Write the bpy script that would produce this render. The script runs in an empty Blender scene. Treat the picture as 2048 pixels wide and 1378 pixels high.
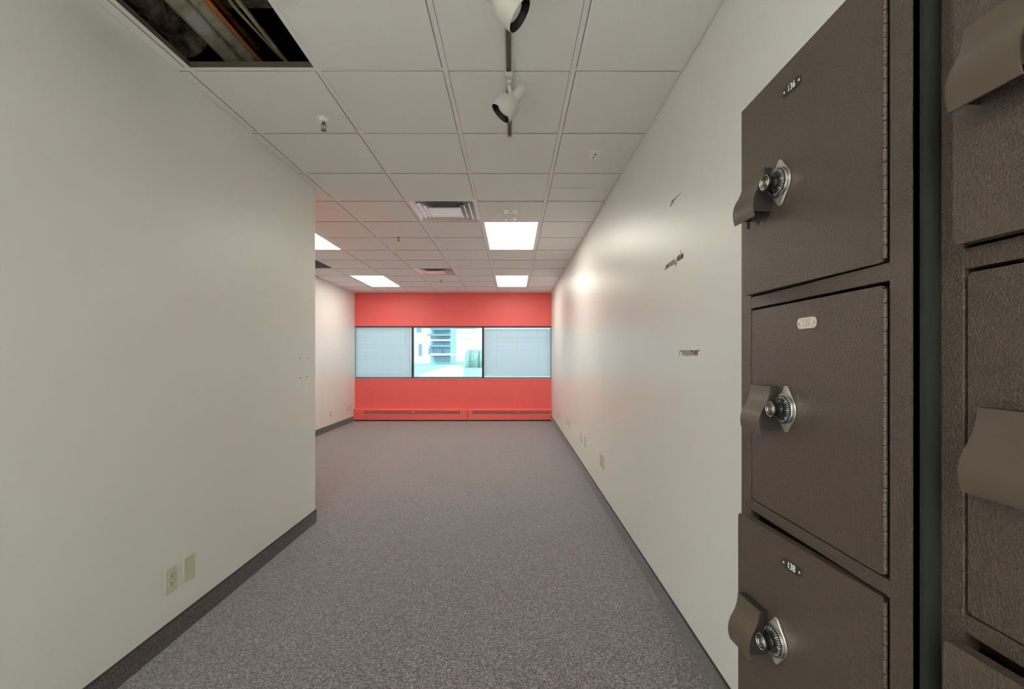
import bpy, bmesh, math, random
from mathutils import Vector, Matrix, Euler
random.seed(7)
S = bpy.context.scene
COL = S.collection
PI = math.pi

# ------------------------------------------------------------------ measures
HC = 1.335            # eye height
CZ = 2.709            # ceiling height
XR = 0.812            # right wall
XL = -1.603           # near left wall
XLL = -3.34           # far left wall
YF = 9.69             # window wall
YC = 3.72             # end of the near left wall
YN = -5.2             # wall behind the camera
T = 0.6096            # ceiling module
TX0 = 0.2875          # a main tee
RY0 = 2.1855          # a cross tee row
PZ = 3.60             # top of the ceiling void

# ------------------------------------------------------------------ materials
def srgb(r, g, b):
    f = lambda c: (c / 255) / 12.92 if c / 255 <= 0.04045 else ((c / 255 + 0.055) / 1.055) ** 2.4
    return (f(r), f(g), f(b), 1)

def new_mat(name):
    m = bpy.data.materials.new(name); m.use_nodes = True
    nt = m.node_tree
    return m, nt, nt.nodes, nt.links, nt.nodes['Principled BSDF']

def plain(name, col, rough=0.5, metal=0.0, spec=0.5, var=0.04, scale=6.0, bump=0.0, bscale=200.0, coat=0.0):
    """principled paint with a little procedural variation of its own colour and a fine bump"""
    m, nt, N, L, P = new_mat(name)
    c = col if len(col) == 4 else (*col, 1)
    tc = N.new('ShaderNodeTexCoord')
    nz = N.new('ShaderNodeTexNoise'); nz.inputs['Scale'].default_value = scale; nz.inputs['Detail'].default_value = 4
    L.new(tc.outputs['Object'], nz.inputs['Vector'])
    rp = N.new('ShaderNodeValToRGB')
    rp.color_ramp.elements[0].position = 0.3; rp.color_ramp.elements[1].position = 0.7
    rp.color_ramp.elements[0].color = tuple(max(0, x * (1 - var)) for x in c[:3]) + (1,)
    rp.color_ramp.elements[1].color = tuple(min(1, x * (1 + var)) for x in c[:3]) + (1,)
    L.new(nz.outputs['Fac'], rp.inputs['Fac']); L.new(rp.outputs['Color'], P.inputs['Base Color'])
    P.inputs['Roughness'].default_value = rough; P.inputs['Metallic'].default_value = metal
    P.inputs['Specular IOR Level'].default_value = spec
    if coat: P.inputs['Coat Weight'].default_value = coat; P.inputs['Coat Roughness'].default_value = 0.1
    if bump:
        n2 = N.new('ShaderNodeTexNoise'); n2.inputs['Scale'].default_value = bscale; n2.inputs['Detail'].default_value = 3
        L.new(tc.outputs['Object'], n2.inputs['Vector'])
        b = N.new('ShaderNodeBump'); b.inputs['Strength'].default_value = bump; b.inputs['Distance'].default_value = 0.001
        L.new(n2.outputs['Fac'], b.inputs['Height']); L.new(b.outputs['Normal'], P.inputs['Normal'])
    return m

def emit(name, col, strength):
    m, nt, N, L, P = new_mat(name)
    P.inputs['Base Color'].default_value = (*col[:3], 1)
    P.inputs['Emission Color'].default_value = (*col[:3], 1)
    P.inputs['Emission Strength'].default_value = strength
    return m

def carpet_mat(name, dark, mid, light, sheen=1.0):
    m, nt, N, L, P = new_mat(name)
    tc = N.new('ShaderNodeTexCoord')
    wp = N.new('ShaderNodeTexNoise'); wp.inputs['Scale'].default_value = 130; wp.inputs['Detail'].default_value = 2
    L.new(tc.outputs['Object'], wp.inputs['Vector'])
    mx = N.new('ShaderNodeMix'); mx.data_type = 'VECTOR'; mx.inputs['Factor'].default_value = 0.02
    L.new(tc.outputs['Object'], mx.inputs[4]); L.new(wp.outputs['Color'], mx.inputs[5])
    n1 = N.new('ShaderNodeTexNoise'); n1.inputs['Scale'].default_value = 150; n1.inputs['Detail'].default_value = 3
    n1.inputs['Roughness'].default_value = 0.7
    L.new(mx.outputs[1], n1.inputs['Vector'])
    rp = N.new('ShaderNodeValToRGB')
    e = rp.color_ramp.elements
    e[0].position = 0.36; e[0].color = dark; e[1].position = 0.68; e[1].color = light
    k = e.new(0.5); k.color = mid
    L.new(n1.outputs['Fac'], rp.inputs['Fac'])
    n3 = N.new('ShaderNodeTexNoise'); n3.inputs['Scale'].default_value = 2.2; n3.inputs['Detail'].default_value = 5
    L.new(tc.outputs['Object'], n3.inputs['Vector'])
    r3 = N.new('ShaderNodeValToRGB'); r3.color_ramp.elements[0].color = (0.84, 0.84, 0.84, 1)
    r3.color_ramp.elements[1].color = (1.12, 1.1, 1.08, 1)
    L.new(n3.outputs['Fac'], r3.inputs['Fac'])
    mm = N.new('ShaderNodeMix'); mm.data_type = 'RGBA'; mm.blend_type = 'MULTIPLY'; mm.inputs['Factor'].default_value = 1
    L.new(rp.outputs['Color'], mm.inputs[6]); L.new(r3.outputs['Color'], mm.inputs[7])
    L.new(mm.outputs[2], P.inputs['Base Color'])
    b = N.new('ShaderNodeBump'); b.inputs['Strength'].default_value = 0.8; b.inputs['Distance'].default_value = 0.004
    L.new(n1.outputs['Fac'], b.inputs['Height']); L.new(b.outputs['Normal'], P.inputs['Normal'])
    P.inputs['Roughness'].default_value = 0.95; P.inputs['Specular IOR Level'].default_value = 0.15
    P.inputs['Sheen Weight'].default_value = 1.0; P.inputs['Sheen Roughness'].default_value = 0.35; P.inputs['Sheen Tint'].default_value = (.92, .93, 1, 1)
    P.inputs['Sheen Weight'].default_value = sheen
    return m

def rough_mat(name, a, b_, scale, rough=0.9, bump=0.8, dist=0.01, pos=(0.35, 0.7)):
    m, nt, N, L, P = new_mat(name)
    tc = N.new('ShaderNodeTexCoord')
    nz = N.new('ShaderNodeTexNoise'); nz.inputs['Scale'].default_value = scale; nz.inputs['Detail'].default_value = 8
    nz.inputs['Roughness'].default_value = 0.65
    L.new(tc.outputs['Object'], nz.inputs['Vector'])
    rp = N.new('ShaderNodeValToRGB'); rp.color_ramp.elements[0].color = a; rp.color_ramp.elements[1].color = b_
    rp.color_ramp.elements[0].position = pos[0]; rp.color_ramp.elements[1].position = pos[1]
    L.new(nz.outputs['Fac'], rp.inputs['Fac']); L.new(rp.outputs['Color'], P.inputs['Base Color'])
    bp = N.new('ShaderNodeBump'); bp.inputs['Strength'].default_value = bump; bp.inputs['Distance'].default_value = dist
    L.new(nz.outputs['Fac'], bp.inputs['Height']); L.new(bp.outputs['Normal'], P.inputs['Normal'])
    P.inputs['Roughness'].default_value = rough
    return m

def locker_mat(name, col):
    m, nt, N, L, P = new_mat(name)
    tc = N.new('ShaderNodeTexCoord')
    v = N.new('ShaderNodeTexNoise'); v.inputs['Scale'].default_value = 420; v.inputs['Detail'].default_value = 3
    L.new(tc.outputs['Object'], v.inputs['Vector'])
    b = N.new('ShaderNodeBump'); b.inputs['Strength'].default_value = 1.0; b.inputs['Distance'].default_value = 0.0016
    L.new(v.outputs['Fac'], b.inputs['Height']); L.new(b.outputs['Normal'], P.inputs['Normal'])
    rp = N.new('ShaderNodeValToRGB')
    rp.color_ramp.elements[0].color = tuple(x * 0.85 for x in col[:3]) + (1,); rp.color_ramp.elements[0].position = .35
    rp.color_ramp.elements[1].color = tuple(x * 1.15 for x in col[:3]) + (1,); rp.color_ramp.elements[1].position = .65
    L.new(v.outputs['Fac'], rp.inputs['Fac']); L.new(rp.outputs['Color'], P.inputs['Base Color'])
    P.inputs['Roughness'].default_value = 0.36; P.inputs['Specular IOR Level'].default_value = 0.65
    return m

def glass_mat(name):
    m = bpy.data.materials.new(name); m.use_nodes = True
    nt = m.node_tree; N = nt.nodes; L = nt.links
    N.remove(N['Principled BSDF'])
    t = N.new('ShaderNodeBsdfTransparent'); t.inputs['Color'].default_value = (0.86, 0.95, 0.94, 1)
    g = N.new('ShaderNodeBsdfGlossy'); g.inputs['Roughness'].default_value = 0.02
    f = N.new('ShaderNodeFresnel'); f.inputs['IOR'].default_value = 1.45
    x = N.new('ShaderNodeMixShader')
    L.new(f.outputs['Fac'], x.inputs['Fac']); L.new(t.outputs[0], x.inputs[1]); L.new(g.outputs[0], x.inputs[2])
    L.new(x.outputs[0], N['Material Output'].inputs['Surface'])
    return m

def slat_mat(name):
    m = bpy.data.materials.new(name); m.use_nodes = True
    nt = m.node_tree; N = nt.nodes; L = nt.links
    P = N['Principled BSDF']
    P.inputs['Base Color'].default_value = (0.68, 0.71, 0.76, 1); P.inputs['Roughness'].default_value = 0.4
    tr = N.new('ShaderNodeBsdfTranslucent'); tr.inputs['Color'].default_value = (0.74, 0.79, 0.85, 1)
    x = N.new('ShaderNodeMixShader'); x.inputs['Fac'].default_value = 0.6
    L.new(P.outputs[0], x.inputs[1]); L.new(tr.outputs[0], x.inputs[2])
    L.new(x.outputs[0], N['Material Output'].inputs['Surface'])
    return m

M = {}
M['wall'] = plain('wall_paint', (0.775, 0.782, 0.75), rough=0.40, spec=0.58, var=0.012, scale=2.0, bump=0.10, bscale=90)
M['red'] = plain('red_wall_paint', srgb(243, 106, 103), rough=0.5, var=0.02, scale=3, bump=0.1, bscale=90)
M['heater'] = plain('red_heater_enamel', srgb(246, 114, 110), rough=0.38, var=0.02, scale=5)
M['tile'] = plain('ceiling_tile', (0.88, 0.885, 0.88), rough=0.95, spec=0.1, var=0.02, scale=300, bump=0.5, bscale=500)
M['web'] = plain('grid_web', srgb(104, 92, 78), rough=0.6)
M['tile_edge_shade'] = plain('raw_tile_edge_shade', srgb(176, 168, 152), rough=0.9)  # raw edge, darkened to put shade into the tile gaps
M['tee'] = plain('grid_white', (0.90, 0.90, 0.92), rough=0.35, var=0.01)
M['carpet'] = carpet_mat('carpet', srgb(38, 34, 32), srgb(98, 91, 88), srgb(204, 198, 194))
M['bounce_floor'] = plain('pale_bounce_floor', (0.74, 0.73, 0.70), rough=0.3, var=0.03, scale=3)  # for the unseen floor added to bounce light
M['carpet_base'] = carpet_mat('carpet_base', srgb(36, 32, 30), srgb(80, 73, 69), srgb(136, 130, 128), .5)
M['binding'] = plain('base_binding', srgb(62, 56, 52), rough=0.8)
M['locker'] = locker_mat('locker_brown', srgb(68, 57, 48))
M['trimgreen'] = plain('dark_edge_paint', srgb(26, 27, 22), rough=0.75, spec=.25)
M['locker_in_shade'] = plain('locker_inside_shade', srgb(34, 29, 25), rough=0.6)  # inside brown, also standing in for shade at hinge grooves and pulls
M['handle'] = plain('handle_brown', srgb(78, 68, 58), rough=0.33, var=0.03, scale=8, spec=0.5)
M['chrome'] = plain('chrome', (0.78, 0.77, 0.74), rough=0.16, metal=1, var=0.02)
M['satin'] = plain('satin_metal', (0.66, 0.64, 0.60), rough=0.34, metal=0.9, var=0.03)
M['black'] = plain('black_plastic', (0.012, 0.012, 0.013), rough=0.18, spec=0.6)
M['mark'] = plain('white_mark', (0.78, 0.78, 0.76), rough=0.5)
M['brass'] = plain('brass', (0.55, 0.42, 0.2), rough=0.3, metal=1)
M['plate_black'] = plain('plate_black', (0.02, 0.02, 0.02), rough=0.3)
M['plate_worn'] = plain('plate_worn', (0.62, 0.58, 0.52), rough=0.4, metal=0.4, var=0.12, scale=150)
M['faint'] = plain('faint_mark', (0.40, 0.37, 0.33), rough=0.5)
M['cream'] = plain('cream_plastic', srgb(206, 202, 178), rough=0.35, var=0.01)
M['slot'] = plain('slot_dark', srgb(60, 52, 42), rough=0.6)
M['white'] = plain('white_plastic', (0.93, 0.92, 0.89), rough=0.4, var=0.01)
M['lampwhite'] = plain('lamp_enamel', (0.62, 0.61, 0.57), rough=0.35, var=0.01)
M['baffle'] = plain('lamp_baffle', (0.012, 0.009, 0.009), rough=0.5)
M['bulb'] = plain('lamp_glass', (0.85, 0.85, 0.85), rough=0.15, spec=0.8)
M['trackslot'] = plain('track_slot', srgb(128, 122, 106), rough=0.5)
M['alu'] = plain('polished_aluminium', (0.97, 0.97, 1.0), rough=0.26, metal=.62, var=0.02, bump=0.25, bscale=14)
M['duct'] = plain('duct_dark', (0.03, 0.028, 0.025), rough=0.6)
M['grille'] = plain('return_grille', srgb(112, 110, 106), rough=0.7)
M['light'] = emit('diffuser_glow', (1.0, 0.945, 0.83), 9.0)
M['fill_light'] = emit('fill_panel_glow', (1.0, 0.985, 0.94), 18.5)  # stronger glow for unseen panels added to fill the near end
M['sprink'] = plain('sprinkler_metal', srgb(120, 108, 92), rough=0.3, metal=0.9)
M['lens'] = plain('strobe_lens', (0.72, 0.74, 0.74), rough=0.08, spec=0.8, coat=0.5)
M['ink'] = plain('ink', srgb(90, 84, 78), rough=0.6)
M['frame'] = plain('window_frame_slate', srgb(50, 54, 66), rough=0.4)
M['sillm'] = plain('sill_white', srgb(225, 222, 228), rough=0.3)
M['glass'] = glass_mat('window_glass')
M['slat'] = slat_mat('blind_slat')
M['cord'] = plain('blind_cord', (0.55, 0.58, 0.62), rough=0.7)
M['torn'] = plain('torn_paper', srgb(168, 160, 150), rough=0.9, var=0.15, scale=60)
M['torn_brown'] = plain('torn_brown', srgb(128, 112, 98), rough=0.9, var=0.2, scale=80)
M['tear_dark'] = plain('tear_dark', srgb(44, 36, 28), rough=0.9)
M['pipe'] = rough_mat('painted_pipe', srgb(120, 116, 100), srgb(206, 200, 178), 18, rough=0.5, bump=0.2, dist=0.002, pos=(0.25, 0.55))
M['foil'] = plain('foil_wrap', (0.92, 0.92, 0.90), rough=0.25, metal=0.25, var=0.1, scale=60, bump=0.8, bscale=60)
M['copper'] = plain('orange_conduit', srgb(250, 140, 84), rough=0.4, var=0.12, scale=30)
M['rust'] = rough_mat('rusty_tube', srgb(96, 54, 22), srgb(170, 98, 44), 50, rough=0.6, bump=0.2, dist=0.001)
M['tube'] = plain('pale_tube', srgb(196, 188, 158), rough=0.45, var=0.1, scale=20)
M['insul'] = rough_mat('lumpy_insulation', srgb(60, 46, 32), srgb(228, 212, 190), 14, bump=1.0, dist=0.05)
M['deck'] = rough_mat('fireproofed_deck', srgb(130, 124, 104), srgb(236, 230, 208), 22, bump=1.0, dist=0.02)
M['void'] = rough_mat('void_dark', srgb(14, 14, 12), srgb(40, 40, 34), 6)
M['lawn'] = rough_mat('lawn', srgb(104, 142, 128), srgb(148, 176, 164), 0.35, bump=0.2)
M['path'] = plain('pale_concrete', srgb(226, 226, 222), rough=0.9)
M['bwall'] = plain('pale_facade', srgb(240, 238, 236), rough=0.9)
M['bglass'] = plain('facade_glass', srgb(112, 146, 164), rough=0.3)
M['hedge'] = rough_mat('hedge_green', srgb(104, 142, 134), srgb(146, 176, 168), 1.5, bump=0.6)
M['bteal'] = plain('balcony_teal', srgb(150, 190, 196), rough=0.8)

# ------------------------------------------------------------------ helpers
def tag(o, label=None, cat=None, group=None, kind=None):
    if label: o['label'] = label
    if cat: o['category'] = cat
    if group: o['group'] = group
    if kind: o['kind'] = kind
    return o

def obj(name, bm, mats, parent=None, smooth=False, bevel=0.0, seg=2, loc=None, rot=None):
    me = bpy.data.meshes.new(name)
    bmesh.ops.recalc_face_normals(bm, faces=bm.faces[:])
    bm.to_mesh(me); bm.free()
    if not isinstance(mats, (list, tuple)): mats = [mats]
    for m in mats: me.materials.append(m)
    if smooth:
        for p in me.polygons: p.use_smooth = True
    o = bpy.data.objects.new(name, me); COL.objects.link(o)
    if parent: o.parent = parent
    if loc is not None: o.location = loc
    if rot is not None: o.rotation_euler = rot
    if bevel:
        b = o.modifiers.new('bevel', 'BEVEL'); b.width = bevel; b.segments = seg; b.limit_method = 'ANGLE'
        b.angle_limit = math.radians(40)
    if smooth:
        w = o.modifiers.new('split', 'EDGE_SPLIT'); w.split_angle = math.radians(38)
    return o

def thing(name, label, cat, loc=(0, 0, 0), rot=(0, 0, 0), group=None):
    o = bpy.data.objects.new(name, None); COL.objects.link(o)
    o.location = loc; o.rotation_euler = rot; o.empty_display_size = 0.1
    return tag(o, label, cat, group)

def struct(name, bm, m, parent=None, **k):
    o = obj(name, bm, m, parent, **k)
    if not parent: o['kind'] = 'structure'
    return o

def B(): return bmesh.new()

def box(bm, x0, x1, y0, y1, z0, z1, mi=0):
    v = [bm.verts.new(p) for p in ((x0,y0,z0),(x1,y0,z0),(x1,y1,z0),(x0,y1,z0),(x0,y0,z1),(x1,y0,z1),(x1,y1,z1),(x0,y1,z1))]
    for f in ((0,3,2,1),(4,5,6,7),(0,1,5,4),(1,2,6,5),(2,3,7,6),(3,0,4,7)):
        bm.faces.new([v[i] for i in f]).material_index = mi
    return bm

def slab(bm, x0, x1, y0, y1, z0, z1):
    n = len(bm.faces); box(bm, x0, x1, y0, y1, z0, z1, 1)
    bm.faces.ensure_lookup_table()
    bm.faces[n].material_index = 0; bm.faces[n+1].material_index = 0
    return bm

def lathe(bm, prof, n=32, mat=Matrix.Identity(4), mi=0, closed_ends=True):
    """revolve (r, z) pairs about Z"""
    rings = []
    for r, z in prof:
        if r < 1e-6: rings.append([bm.verts.new(mat @ Vector((0, 0, z)))])
        else: rings.append([bm.verts.new(mat @ Vector((r*math.cos(2*PI*i/n), r*math.sin(2*PI*i/n), z))) for i in range(n)])
    for a, b in zip(rings, rings[1:]):
        for i in range(n):
            j = (i+1) % n
            if len(a) == 1 and len(b) == 1: continue
            if len(a) == 1: f = [a[0], b[i], b[j]]
            elif len(b) == 1: f = [a[i], a[j], b[0]]
            else: f = [a[i], a[j], b[j], b[i]]
            bm.faces.new(f).material_index = mi
    return bm

def axis_mat(p, d):
    """places local +Z along d at p"""
    return Matrix.Translation(p) @ Vector(d).normalized().to_track_quat('Z', 'Y').to_matrix().to_4x4()

def tube(bm, pts, r, n=16, mi=0):
    pts = [Vector(p) for p in pts]
    rings = []
    for i, p in enumerate(pts):
        d = (pts[min(i+1, len(pts)-1)] - pts[max(i-1, 0)]).normalized()
        q = d.to_track_quat('Z', 'Y')
        rr = r[i] if isinstance(r, (list, tuple)) else r
        rings.append([bm.verts.new(p + q @ Vector((rr*math.cos(2*PI*k/n), rr*math.sin(2*PI*k/n), 0))) for k in range(n)])
    for a, b in zip(rings, rings[1:]):
        for i in range(n):
            j = (i+1) % n
            bm.faces.new([a[i], a[j], b[j], b[i]]).material_index = mi
    for rg in (rings[0], rings[-1]):
        bm.faces.new(rg).material_index = mi
    return bm

def prism(bm, poly, to3, d0, d1, mi=0):
    """extrude a 2D polygon; to3(u, v, d) -> 3D"""
    a = [bm.verts.new(to3(u, v, d0)) for u, v in poly]
    b = [bm.verts.new(to3(u, v, d1)) for u, v in poly]
    bm.faces.new(a).material_index = mi; bm.faces.new(b[::-1]).material_index = mi
    n = len(poly)
    for i in range(n):
        j = (i+1) % n
        bm.faces.new([a[i], b[i], b[j], a[j]]).material_index = mi
    return bm

def rrect(w, h, r, n=5):
    out = []
    for cx, cy, a0 in ((w/2-r, h/2-r, 0), (-w/2+r, h/2-r, 90), (-w/2+r, -h/2+r, 180), (w/2-r, -h/2+r, 270)):
        for i in range(n+1):
            a = math.radians(a0 + 90*i/n)
            out.append((cx + r*math.cos(a), cy + r*math.sin(a)))
    return out

def text_mesh(name, s, size, mat, parent, matrix, depth=0.0003):
    cu = bpy.data.curves.new(name + '_curve', 'FONT')
    cu.body = s; cu.size = size; cu.extrude = depth; cu.align_x = 'CENTER'; cu.align_y = 'CENTER'
    t = bpy.data.objects.new(name + '_tmp', cu); COL.objects.link(t)
    bpy.context.view_layer.update()
    dg = bpy.context.evaluated_depsgraph_get()
    me = bpy.data.meshes.new_from_object(t.evaluated_get(dg))
    bpy.data.objects.remove(t)
    me.name = name; me.materials.clear(); me.materials.append(mat)
    o = bpy.data.objects.new(name, me); COL.objects.link(o)
    o.parent = parent; o.matrix_local = matrix
    return o

def kids(o): return [c for c in bpy.data.objects if c.parent == o]

def copy_tree(o, parent=None, skip=()):
    c = o.copy(); COL.objects.link(c)
    if parent: c.parent = parent
    for ch in kids(o):
        if ch.name.split('.')[0] in skip: continue
        copy_tree(ch, c, skip)
    return c

# ------------------------------------------------------------------ the room
b = B(); box(b, XLL-.15, XR+.15, -.35, YF+.2, -.12, 0)
struct('floor', b, M['carpet'])
b = B(); box(b, XLL-.15, XR+.15, YN-.15, -.35, -.12, 0)
struct('floor_bounce', b, M['bounce_floor'])  # unseen pale floor added to bounce light up to the near ceiling

b = B(); box(b, XR, XR+.12, YN, YF+.2, 0, PZ)
wall_right = struct('wall_right', b, M['wall'])
YL = .20   # where the near left wall starts, behind the frame; unseen space past it widened for added light
b = B(); box(b, XL-.115, XL, YL, YC, 0, CZ+.03)
wall_left = struct('wall_left', b, M['wall'], bevel=0.003)
b = B(); box(b, XLL-.12, XLL, YC-.12, YF+.2, 0, PZ)
wall_alcove = struct('wall_left_alcove', b, M['wall'])
b = B(); box(b, XLL, XL-.115, YL, YL+.1, 0, CZ+.03); struct('wall_unseen_return', b, M['wall'])
b = B(); box(b, XLL-.12, XLL, YN, YC-.12, 0, PZ); struct('wall_left_near', b, M['wall'])
b = B(); box(b, XLL, XL-.115, YC-.12, YC, 0, CZ+.03)
struct('wall_alcove_return', b, M['red'])
b = B(); box(b, XLL-.12, XR+.12, YN-.12, YN, 0, PZ)
struct('wall_near', b, M['wall'])
WZ0, WZ1 = 0.893, 1.996
b = B()
box(b, XLL, XR, YF, YF+.2, 0, WZ0); box(b, XLL, XR, YF, YF+.2, WZ1, PZ)
wall_far = struct('wall_far', b, M['red'])

# carpet base
def base(name, x0, x1, y0, y1, tx):
    b = B(); box(b, x0, x1, y0, y1, 0, .098)
    o = struct(name, b, M['carpet_base'])
    b = B(); box(b, x0+(tx[0]), x1+(tx[1]), y0, y1, .098, .102)
    obj('binding_strip', b, M['binding'], o)
base('baseboard_left', XL, XL+.008, YL, YC+.008, (0, .0015))
base('baseboard_right', XR-.008, XR, -.35, YF-.09, (-.0015, 0))
base('baseboard_alcove', XLL, XLL+.008, YC, YF-.09, (0, .0015))
b = B(); box(b, XLL+.008, XL, YC, YC+.008, 0, .1); struct('baseboard_return', b, M['carpet_base'])

# ceiling tiles and grid
rows = [RY0 + T*k for k in range(-9, 14)]
cols = [TX0 + T*k for k in range(-6, 3)]     # k=-6 -> -3.37 ... 
def tee(k): return TX0 + T*k                 # 0: .2875 ; -1: -.322 ; -2: -.932 ; -3: -1.541 ; -4: -2.151 ; -5: -2.760
def row(k): return RY0 + T*k
holes = set()
holes.add((-3, -1))                                         # missing tile
LIGHTS = [(-1, 4), (-1, 9), (-5, 4), (-5, 9), (-5, -6), (-2, -8), (-5, -11), (-2, -12)]     # (column, first row), two rows deep; negative rows are added fill lights
for c, r in LIGHTS: holes.add((c, r)); holes.add((c, r+1))
DIFFS = [(-2, 3), (-3, 8)]
for c in DIFFS: holes.add(c)
GRILLE = (-6, 7); holes.add(GRILLE)
REG = [(XLL, XR, YN, YL), (XL, XR, YL, YC), (XLL, XR, YC, YF)]
bt = B(); bg = B()
for c in range(-7, 2):
    for r in range(-13, 14):
        if (c, r) in holes: continue
        for (rx0, rx1, ry0, ry1) in REG:
            x0, x1 = max(tee(c), rx0), min(tee(c+1), rx1)
            y0, y1 = max(row(r), ry0), min(row(r+1), ry1)
            if x1-x0 < .03 or y1-y0 < .03: continue
            gx0 = .0150 if x0 == tee(c) else .0015 if x0 == rx0 else 0
            gx1 = .0150 if x1 == tee(c+1) else .006
            gy0 = .0135 if y0 == row(r) else 0
            gy1 = .0135 if y1 == row(r+1) else 0
            dz = random.uniform(-.0008, .0008)
            if (c, r) in ((-1, 3),): dz = -.003
            slab(bt, x0+gx0, x1-gx1, y0+gy0, y1-gy1, CZ-.0035+dz, CZ+.006)
            box(bt, x0+min(gx0, .002), x1-min(gx1, .002), y0+min(gy0, .002), y1-min(gy1, .002), CZ+.006, CZ+.018)
ceiling = struct('ceiling', bt, [M['tile'], M['tile_edge_shade']])
for k in range(-5, 2):
    x = tee(k)
    if x > XR: continue
    for y0, y1 in ([(YN, YF)] if x > XL else [(YN, YL), (YC, YF)]):
     box(bg, x-.012, x+.012, y0, y1, CZ, CZ+.0012); box(bg, x-.0012, x+.0012, y0, y1, CZ+.0012, CZ+.036, 1)
for r in range(-12, 13):
    y = row(r)
    x0 = XL if YL < y < YC else XLL
    segs = [(x0, XR)]
    for c, rr in LIGHTS:
        if rr+1 == r:
            segs = [q for a in segs for q in (((a[0], tee(c)+.001), (tee(c+1)-.001, a[1])) if a[0] <= tee(c) and tee(c+1) <= a[1] else (a,))]
    for a, e in segs:
        if e-a < .02: continue
        box(bg, a, e, y-.0118, y+.0118, CZ+.0001, CZ+.0013); box(bg, a, e, y-.0012, y+.0012, CZ+.0013, CZ+.036, 1)
for (xa, xb, ya, yb) in ((XL, XL+.006, YL, YC), (XR-.022, XR, YN, YF), (XLL, XLL+.022, YC, YF), (XLL, XR, YF-.022, YF),
                         (XLL, XL, YC, YC+.022), (XLL, XR, YN, YN+.022)):
    box(bg, xa, xb, ya, yb, CZ-.0008, CZ+.0008)
obj('ceiling_grid', bg, [M['tee'], M['web']], ceiling)
# void above: deck over the near part, slab beyond coloured near black for unlit depth
b = B(); box(b, XL-.6, XR+.12, YN-.12, 2.56, 3.285, 3.34); struct('ceiling_deck', b, M['deck'])
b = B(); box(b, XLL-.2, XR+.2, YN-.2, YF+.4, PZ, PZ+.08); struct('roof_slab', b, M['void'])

# ------------------------------------------------------------------ ceiling lights
def troffer(c, r, label, grp='recessed ceiling lights'):
    x0, x1, y0, y1 = tee(c), tee(c+1), row(r), row(r+2)
    cx, cy = (x0+x1)/2, (y0+y1)/2
    t = thing('ceiling_light', label, 'ceiling light', (cx, cy, CZ), group=grp)
    hx, hy = (x1-x0)/2-.0125, (y1-y0)/2-.0125
    b = B()
    for s in (-1, 1):
        box(b, min(s*hx, s*(hx-.022)), max(s*hx, s*(hx-.022)), -hy, hy, -.003, .004)
        box(b, -hx+.022, hx-.022, min(s*hy, s*(hy-.012)), max(s*hy, s*(hy-.012)), -.003, .004)
    box(b, -hx, hx, -hy, hy, .012, .09)
    obj('light_housing', b, M['tee'], t)
    b = B(); box(b, -hx+.0225, hx-.0225, -hy+.0125, hy-.0125, .001, .005)
    obj('light_diffuser', b, M['fill_light' if r < 0 else 'light'], t)
    return t
troffer(-1, 4, 'glowing ceiling light panel just past the fire strobe, the larger one on the right')
troffer(-1, 9, 'glowing ceiling light panel nearest the red wall on the right side')
troffer(-5, 4, 'glowing ceiling light panel half hidden by the near left wall corner')
troffer(-5, 9, 'glowing ceiling light panel nearest the red wall on the left side')
tl = troffer(-2, -8, 'added fill light panel, unseen behind the camera, nearest the lockers')  # this and the next three panels are added to brighten the near end
troffer(-5, -6, 'added fill light panel, unseen behind the camera, beside the near left wall end')
troffer(-5, -11, 'added fill light panel, unseen behind the camera in the far left corner')
troffer(-2, -12, 'added fill light panel, unseen behind the camera by the back wall')

# ------------------------------------------------------------------ air diffusers, grille
def diffuser(c, r, label):
    x0, y0 = tee(c), row(r)
    t = thing('air_diffuser', label, 'air vent', (x0+T/2, y0+T/2, CZ), group='square aluminium ceiling air diffusers')
    def frust(b, ho, zo, hi, zi, th=.0015):
        for dz in (0, th):
            a = [b.verts.new((sx*ho, sy*ho, zo+dz)) for sx, sy in ((-1,-1),(1,-1),(1,1),(-1,1))]
            e = [b.verts.new((sx*hi, sy*hi, zi+dz)) for sx, sy in ((-1,-1),(1,-1),(1,1),(-1,1))]
            for i in range(4): b.faces.new([a[i], a[(i+1)%4], e[(i+1)%4], e[i]])
    b = B(); frust(b, .292, .0005, .285, .001); frust(b, .285, .001, .225, .040); frust(b, .225, .04, .165, .075)
    obj('diffuser_pan', b, M['alu'], t)
    b = B(); frust(b, .240, -.003, .230, .000); frust(b, .230, .000, .165, .045)
    obj('diffuser_vane', b, M['alu'], t)
    b = B(); frust(b, .192, -.006, .182, -.003); frust(b, .182, -.003, .125, .040)
    obj('diffuser_vane', b, M['alu'], t)
    b = B(); frust(b, .150, -.012, .140, -.016); frust(b, .140, -.016, .132, -.010); frust(b, .150, -.012, .09, .03)
    box(b, -.132, .132, -.132, .132, -.011, -.009)
    box(b, -.083, .083, -.083, .083, .028, .030)
    obj('diffuser_core', b, M['alu'], t)
    b = B(); lathe(b, [(.172, .084), (.172, .26), (0, .26)], 40)
    obj('duct_neck', b, M['duct'], t, smooth=True)
    b = B(); box(b, -.29, .29, -.29, .29, .262, .265); 
    for s in (-1, 1):
        box(b, min(s*.287, s*.289), max(s*.287, s*.289), -.289, .289, .004, .262)
        box(b, -.289, .289, min(s*.287, s*.289), max(s*.287, s*.289), .004, .262)
    obj('diffuser_box', b, M['duct'], t)
diffuser(-2, 3, 'shiny square air diffuser beside the fire strobe, the nearer of the two')
diffuser(-3, 8, 'shiny square air diffuser near the red wall, the farther of the two')

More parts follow.
